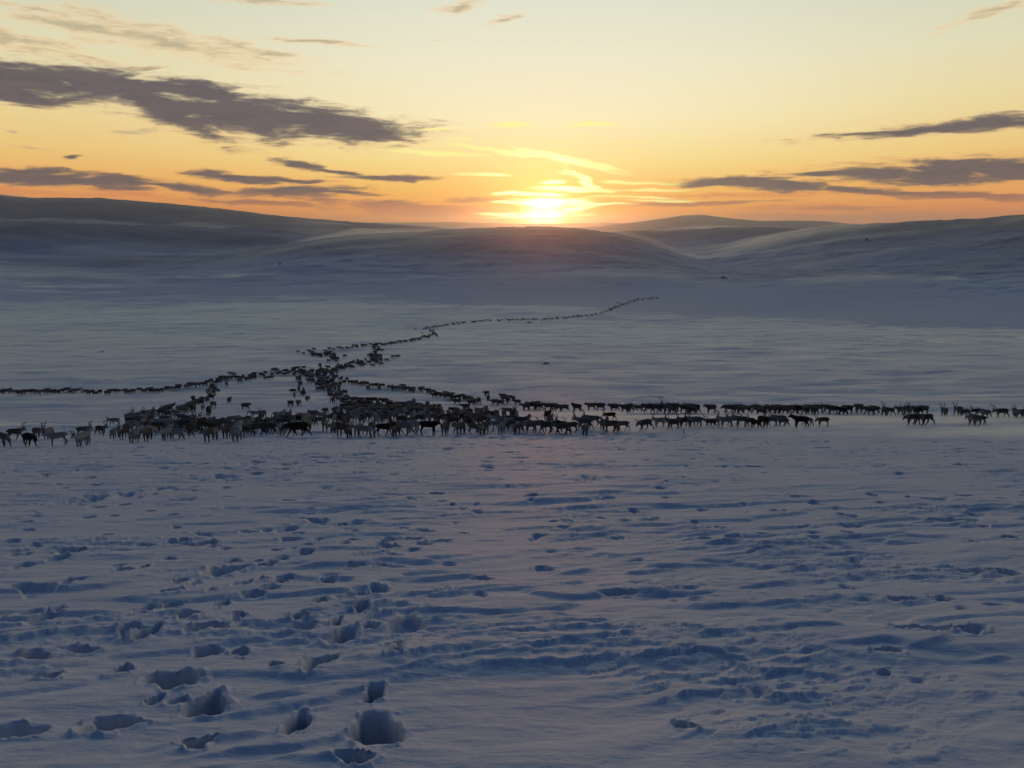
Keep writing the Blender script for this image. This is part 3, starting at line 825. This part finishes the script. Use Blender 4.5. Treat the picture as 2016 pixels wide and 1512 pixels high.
# keep bodies from running into each other
placed = []
for h in HERD:
    for _ in range(12):
        bad = [p for p in placed if abs(p[8] - h[8]) < 1.5 and abs(p[9] - h[9]) < 1.5 and math.hypot(p[8] - h[8], p[9] - h[9]) < .85]
        if not bad or h[10] > 160: break
        h[8] += rh.uniform(-.9, .9); h[9] += rh.uniform(-1.6, 1.6)
    placed.append(h)
gz_ = ground(np.array([h[8] for h in HERD]), np.array([h[9] for h in HERD]))
for h, z in zip(HERD, gz_): h[11] = float(z) - .03
inview = lambda h: -12 < h[0] < 2028
order = sorted([h for h in HERD if inview(h)], key=lambda h: h[10])
NEAR, FAR = order[:300], order[300:]

ONES = 'first second third fourth fifth sixth seventh eighth ninth tenth eleventh twelfth thirteenth fourteenth fifteenth sixteenth seventeenth eighteenth nineteenth'.split()
TENS = {2: 'twenty', 3: 'thirty', 4: 'forty', 5: 'fifty', 6: 'sixty', 7: 'seventy', 8: 'eighty', 9: 'ninety'}
TENTH = {2: 'twentieth', 3: 'thirtieth', 4: 'fortieth', 5: 'fiftieth', 6: 'sixtieth', 7: 'seventieth', 8: 'eightieth', 9: 'ninetieth'}


def ordinal(n):
    if n < 20: return ONES[n - 1]
    if n >= 100: return 'hundred and ' + ordinal(n - 100) if n > 100 else 'hundredth'
    return TENTH[n // 10] if n % 10 == 0 else TENS[n // 10] + '-' + ONES[n % 10 - 1]


def put(h):
    X, Y, D, Z = h[8], h[9], h[10], h[11]
    return Matrix.Translation((X, Y, Z)) @ Matrix.Rotation(math.radians(HEAD_ANG[h[2]] + ((h[0] * 7.3 + h[1] * 3.1) % 34 - 17)), 4, 'Z') @ Matrix.Diagonal((h[7] * .86, h[7] * 1.12, h[7] * .98, 1))


PROTO = {}


def reindeer(pose, colr, ant):
    """one body of each kind, then copies of it and of its antlers"""
    key = (pose, colr, ant)
    if key not in PROTO:
        b_ = bpy.data.objects.new('reindeer', None); C.objects.link(b_)
        bd = bpy.data.objects.new('body', BODY[pose, colr]); C.objects.link(bd); bd.parent = b_
        (hx, hy, hz_), t, hn = HEADP[pose]
        if ant:
            for s in (-1, 1):
                a_ = bpy.data.objects.new('antler', ANTL[s, ant]); C.objects.link(a_); a_.parent = b_
                a_.location = (hx - .01, hy, hz_)
                a_.rotation_euler = (0, {'level': .25, 'raised': -.05, 'low': .40, 'grazing': .8}[hn], t)
        PROTO[key] = b_
        return b_
    src = PROTO[key]; b_ = src.copy(); C.objects.link(b_)
    for ch_ in src.children:
        a_ = ch_.copy(); C.objects.link(a_); a_.parent = b_
    return b_


bykey = {}
for h in NEAR: bykey.setdefault((h[6], h[3], h[2]), []).append(h)
for (cl, colr, hd), hs in bykey.items():
    hs.sort(key=lambda h: h[8] / h[9])
    for i, h in enumerate(hs):
        o = reindeer(h[4], colr, h[5])
        o.matrix_world = put(h)
        lone = len(hs) == 1
        o['label'] = (f"lone {colr} reindeer {HEAD_TXT[hd]} " if lone else f"{ordinal(i + 1)} {colr} reindeer from left, {HEAD_TXT[hd]}, ") + cl
        o['category'] = 'reindeer'
        if len(o['label'].split()) > 16: print('LONG', o['label'])
        o['group'] = 'reindeer of the migrating herd'

# the far hundreds of the herd, as one mass
vs, fs_, mi = [], [], []
vo = 0
LOWB = []
for i in (0, 1, 2, 5, 8):
    m0, hp_ = body_mesh('low_body', POSES[i][0], POSES[i][1], POSES[i][2], 0)
    co = np.array([v.co[:] for v in m0.vertices]); fc = [tuple(p.vertices) for p in m0.polygons]
    av, af = [], []
    for s in (-1, 1):
        tube(av, af, [(hp_[0], hp_[1] + s * .03, hp_[2] + .05), (hp_[0] - .1, hp_[1] + s * .11, hp_[2] + .2), (hp_[0], hp_[1] + s * .14, hp_[2] + .38)], .022, .014, 3)
    LOWB.append((co, fc, np.array(av), af))
    bpy.data.meshes.remove(m0)
names = list(FUR)
for n_, h in enumerate(FAR):
    co, fc, av, af = LOWB[n_ % len(LOWB)]
    M_ = np.array(put(h))
    for cc, ff, mm in ((co, fc, names.index(h[3])), (av, af, len(names))):
        if mm == len(names) and h[5] == 0: continue
        vs.append(cc @ M_[:3, :3].T + M_[:3, 3])
        fs_ += [tuple(q_ + vo for q_ in f) for f in ff]; mi += [mm] * len(ff); vo += len(cc)
me = bpy.data.meshes.new('far_reindeer_herd'); me.from_pydata(np.concatenate(vs).tolist(), [], fs_)
for cn in names:
    # plain coat colours: the pattern of a coat is below a pixel here
    m, q, b = material('far_coat'); nb = {'blackish': (.03, .022, .017), 'dark brown': (.10, .072, .053), 'brown': (.15, .115, .088), 'grey-brown': (.23, .19, .155), 'pale grey': (.30, .29, .27)}[cn]
    g2 = q.n.new('ShaderNodeNewGeometry')
    q.put(b.inputs['Base Color'], q.mix(q.noise(g2.outputs['Position'], 3.0, 2)['Fac'], tuple(c * .7 for c in nb) + (1,), tuple(c * 1.3 for c in nb) + (1,)))
    b.inputs['Roughness'].default_value = .9
    me.materials.append(m)
me.materials.append(ANT)
me.polygons.foreach_set('material_index', np.array(mi, np.int32)); me.update()
fh = link('far_reindeer_herd', me, kind='stuff')
fh['label'] = 'hundreds of tiny dark reindeer winding away across the snowy valley'; fh['category'] = 'reindeer herd'
print('HERD', len(HERD), len(NEAR), len(FAR), 'dist of 300th', NEAR[-1][10])

# ------------------------------------------------------------------ stones showing through the snow, and a marker stub
ROCK, q, b = material('dark_stone')
g2 = q.n.new('ShaderNodeNewGeometry'); up = q.sep(g2.outputs['Normal'])[2]
nz = q.noise(g2.outputs['Position'], 1.2, 4)['Fac']
q.put(b.inputs['Base Color'], q.mix(q.smooth(q.m('ADD', up, q.m('MULTIPLY', nz, .5)), .85, 1.1), (.06, .055, .055, 1), (.75, .77, .8, 1)))
b.inputs['Roughness'].default_value = .85


def rock(px, py, wpx, hpx, lab):
    X, Y = hit(px, py)
    D = math.hypot(X, Y); w = .72 * wpx / FOC * D / 2; hgt = .8 * hpx / FOC * D
    nu, nv = 28, 14; v, f = [], []
    for i in range(nu):
        for j in range(nv + 1):
            a = 2 * math.pi * i / nu; e = math.pi / 2 * j / nv
            rr_ = 1 + .35 * float(gn(np.array([math.cos(a) * 1.3 + px]), np.array([math.sin(a) * 1.3 + e * 1.5]), 77)[0])
            v.append((math.cos(a) * math.cos(e) ** .8 * w * rr_, math.sin(a) * math.cos(e) ** .8 * w * .7 * rr_, (math.sin(e) ** 1.4) * hgt * rr_ - .3 * hgt * (j == 0)))
    for i in range(nu):
        for j in range(nv):
            i2 = (i + 1) % nu; f.append((i * (nv + 1) + j, i2 * (nv + 1) + j, i2 * (nv + 1) + j + 1, i * (nv + 1) + j + 1))
    me = bpy.data.meshes.new('stone'); me.from_pydata(v, [], f); me.update()
    for p in me.polygons: p.use_smooth = True
    o = link('stone', me, ROCK)
    o.location = (X, Y, float(ground([X], [Y])[0]) - .12 * hgt); o.rotation_euler.z = px % 3
    o['label'] = lab; o['category'] = 'stone'; o['group'] = 'stones poking through the valley snow'


for a in [(1075, 717, 22, 5, 'snow-capped dark stone alone on open snow below the far line'), (1042, 636, 16, 4, 'dark stone right beneath the far line of reindeer'),
          (200, 694, 22, 4, 'dark stone hump alone on the snow at far left'), (1168, 456, 5, 4, 'tiny dark stone on the crest right of the sun'), (551, 523, 12, 5, 'dark stone on the hill slope left of centre'),
          (1424, 548, 26, 6, 'dark hump at the foot of the right hill'), (1706, 475, 8, 6, 'small dark stone high on the right hill'),
          ]:
    rock(*a)

MK, q, b = material('weathered_paint')
q.put(b.inputs['Base Color'], q.mix(q.noise(q.n.new('ShaderNodeTexCoord').outputs['Object'], 14, 3)['Fac'], (.30, .40, .42, 1), (.45, .52, .52, 1)))
X, Y = hit(1346, 854)
mz_ = float(ground([X], [Y])[0])
root = bpy.data.objects.new('marker_post', None); C.objects.link(root); root.location = (X, Y, mz_)
root['label'] = 'short pale blue-green marker post stub in the snow before the right row'; root['category'] = 'marker post'
v, f = [], []
tube(v, f, [(0, 0, -.2), (0, 0, .2), (.008, 0, .36)], .055, .05, 10)
me = bpy.data.meshes.new('post'); me.from_pydata(v, [], f); link('post', me, MK, root)
v, f = [], []
tube(v, f, [(.008, 0, .362), (.008, 0, .385), (.008, 0, .402)], .066, .04, 10)
me = bpy.data.meshes.new('post_cap'); me.from_pydata(v, [], f); link('post_cap', me, MK, root)

# ------------------------------------------------------------------ snow smoking along the ground round the herd and over the fells
def drift(name, a0, a1, na, radii, thick_fn, dens, colour, lab):
    aa = np.radians(np.linspace(a0, a1, na)); Aq, Rq = np.meshgrid(aa, radii, indexing='ij')
    x = (np.sin(Aq) * Rq).ravel(); y = (np.cos(Aq) * Rq).ravel(); zg = big(x, y)
    zt = (zg + thick_fn(x, y, Rq.ravel())); nr = len(radii); n = len(x)
    V = np.concatenate([np.stack([x, y, zt], 1), np.stack([x, y, zg - 5], 1)])
    ii = np.arange(na - 1)[:, None] * nr + np.arange(nr - 1)[None]; ii = ii.ravel()
    F = [np.stack([ii + 1, ii + nr + 1, ii + nr, ii], 1), np.stack([ii, ii + nr, ii + nr + 1, ii + 1], 1) + n]
    rim = np.concatenate([np.arange(nr), np.arange(1, na) * nr + nr - 1, (na - 1) * nr + np.arange(nr - 2, -1, -1), np.arange(na - 2, 0, -1) * nr])
    r2 = np.roll(rim, -1); F.append(np.stack([rim, r2, r2 + n, rim + n], 1))
    me = bpy.data.meshes.new(name); me.from_pydata(V.tolist(), [], np.concatenate(F).tolist()); me.update()
    bm = bmesh.new(); bm.from_mesh(me); bmesh.ops.recalc_face_normals(bm, faces=bm.faces)
    bm.faces.ensure_lookup_table()
    if bm.calc_volume(signed=True) < 0: bmesh.ops.reverse_faces(bm, faces=bm.faces)
    bm.to_mesh(me); bm.free()
    m = bpy.data.materials.new('blown_snow'); m.use_nodes = True; m.node_tree.nodes.clear()
    p = m.node_tree.nodes.new('ShaderNodeVolumePrincipled'); o_ = m.node_tree.nodes.new('ShaderNodeOutputMaterial')
    m.node_tree.links.new(p.outputs[0], o_.inputs['Volume'])
    p.inputs['Color'].default_value = colour; p.inputs['Density'].default_value = dens; p.inputs['Anisotropy'].default_value = .72
    o = link(name, me, m, kind='stuff'); o['label'] = lab; o['category'] = 'blowing snow'
    return o


def th_near(x, y, r):
    n = fbm(x / 22, y / 9, 81, 4, .55)
    edge = ss(50, 62, r + 5 * gn(x / 14, y / 14, 82)) * (1 - ss(112, 128, r))
    L_ = 650 - 210 * np.tanh(x / 330)
    lim = 1 - ss(-170, 130, r - L_ + 90 * gn(x / 160, y / 90, 84))
    edge = ss(50, 62, r + 5 * gn(x / 14, y / 14, 82)) * lim
    far = .24 * ss(120, 260, r)
    fn = 1 - .55 * ss(110, 240, r)
    band = ss(82, 96, r) * (1 - ss(125, 170, r))
    fn = fn * (1 - .6 * band)
    return (.10 - .06 * band + far + .6 * n * fn + .25 * gn(x / 90, y / 60, 85) * ss(150, 300, r)) * edge + (-.5) * (1 - edge) + .16 * edge * ss(-5, 30, x) * (1 - ss(110, 150, r))


def th_far(x, y, r):
    n = fbm((x * WC + y * WS) / 620, (y * WC - x * WS) / 190, 83, 5, .55)
    edge = ss(760, 900, r) * (1 - ss(3600, 3900, r))
    return (-2 + 30 * n) * edge - 4 * (1 - edge)


drift('drifting_snow', -42, 42, 420, np.geomspace(47, 1050, 350), th_near, .22, (.88, .975, 1, 1), 'thin veil of snow blowing round the legs of the front reindeer')
drift('drifting_snow', -50, 50, 300, np.geomspace(720, 4000, 150), th_far, .0045, (.88, .96, 1, 1), 'pale veils of blown snow trailing over the dark hills')

# ------------------------------------------------------------------ air
bpy.ops.mesh.primitive_cube_add(size=1)
hz = bpy.context.object; hz.name = 'haze'; hz.data.name = 'haze'; hz['kind'] = 'stuff'
top, bot = GHIGH + 30, GLOW - 1.0
hz.scale = (GMAX * 2 + 400, GMAX * 2 + 400, top - bot); hz.location = (0, 0, (top + bot) / 2)
hm = bpy.data.materials.new('cold_air'); hm.use_nodes = True; hm.node_tree.nodes.clear()
pv = hm.node_tree.nodes.new('ShaderNodeVolumePrincipled'); ho = hm.node_tree.nodes.new('ShaderNodeOutputMaterial')
hm.node_tree.links.new(pv.outputs[0], ho.inputs['Volume'])
pv.inputs['Color'].default_value = (.88, .95, 1, 1)
pv.inputs['Density'].default_value = 0.0001
pv.inputs['Anisotropy'].default_value = 0.925
hz.data.materials.append(hm)
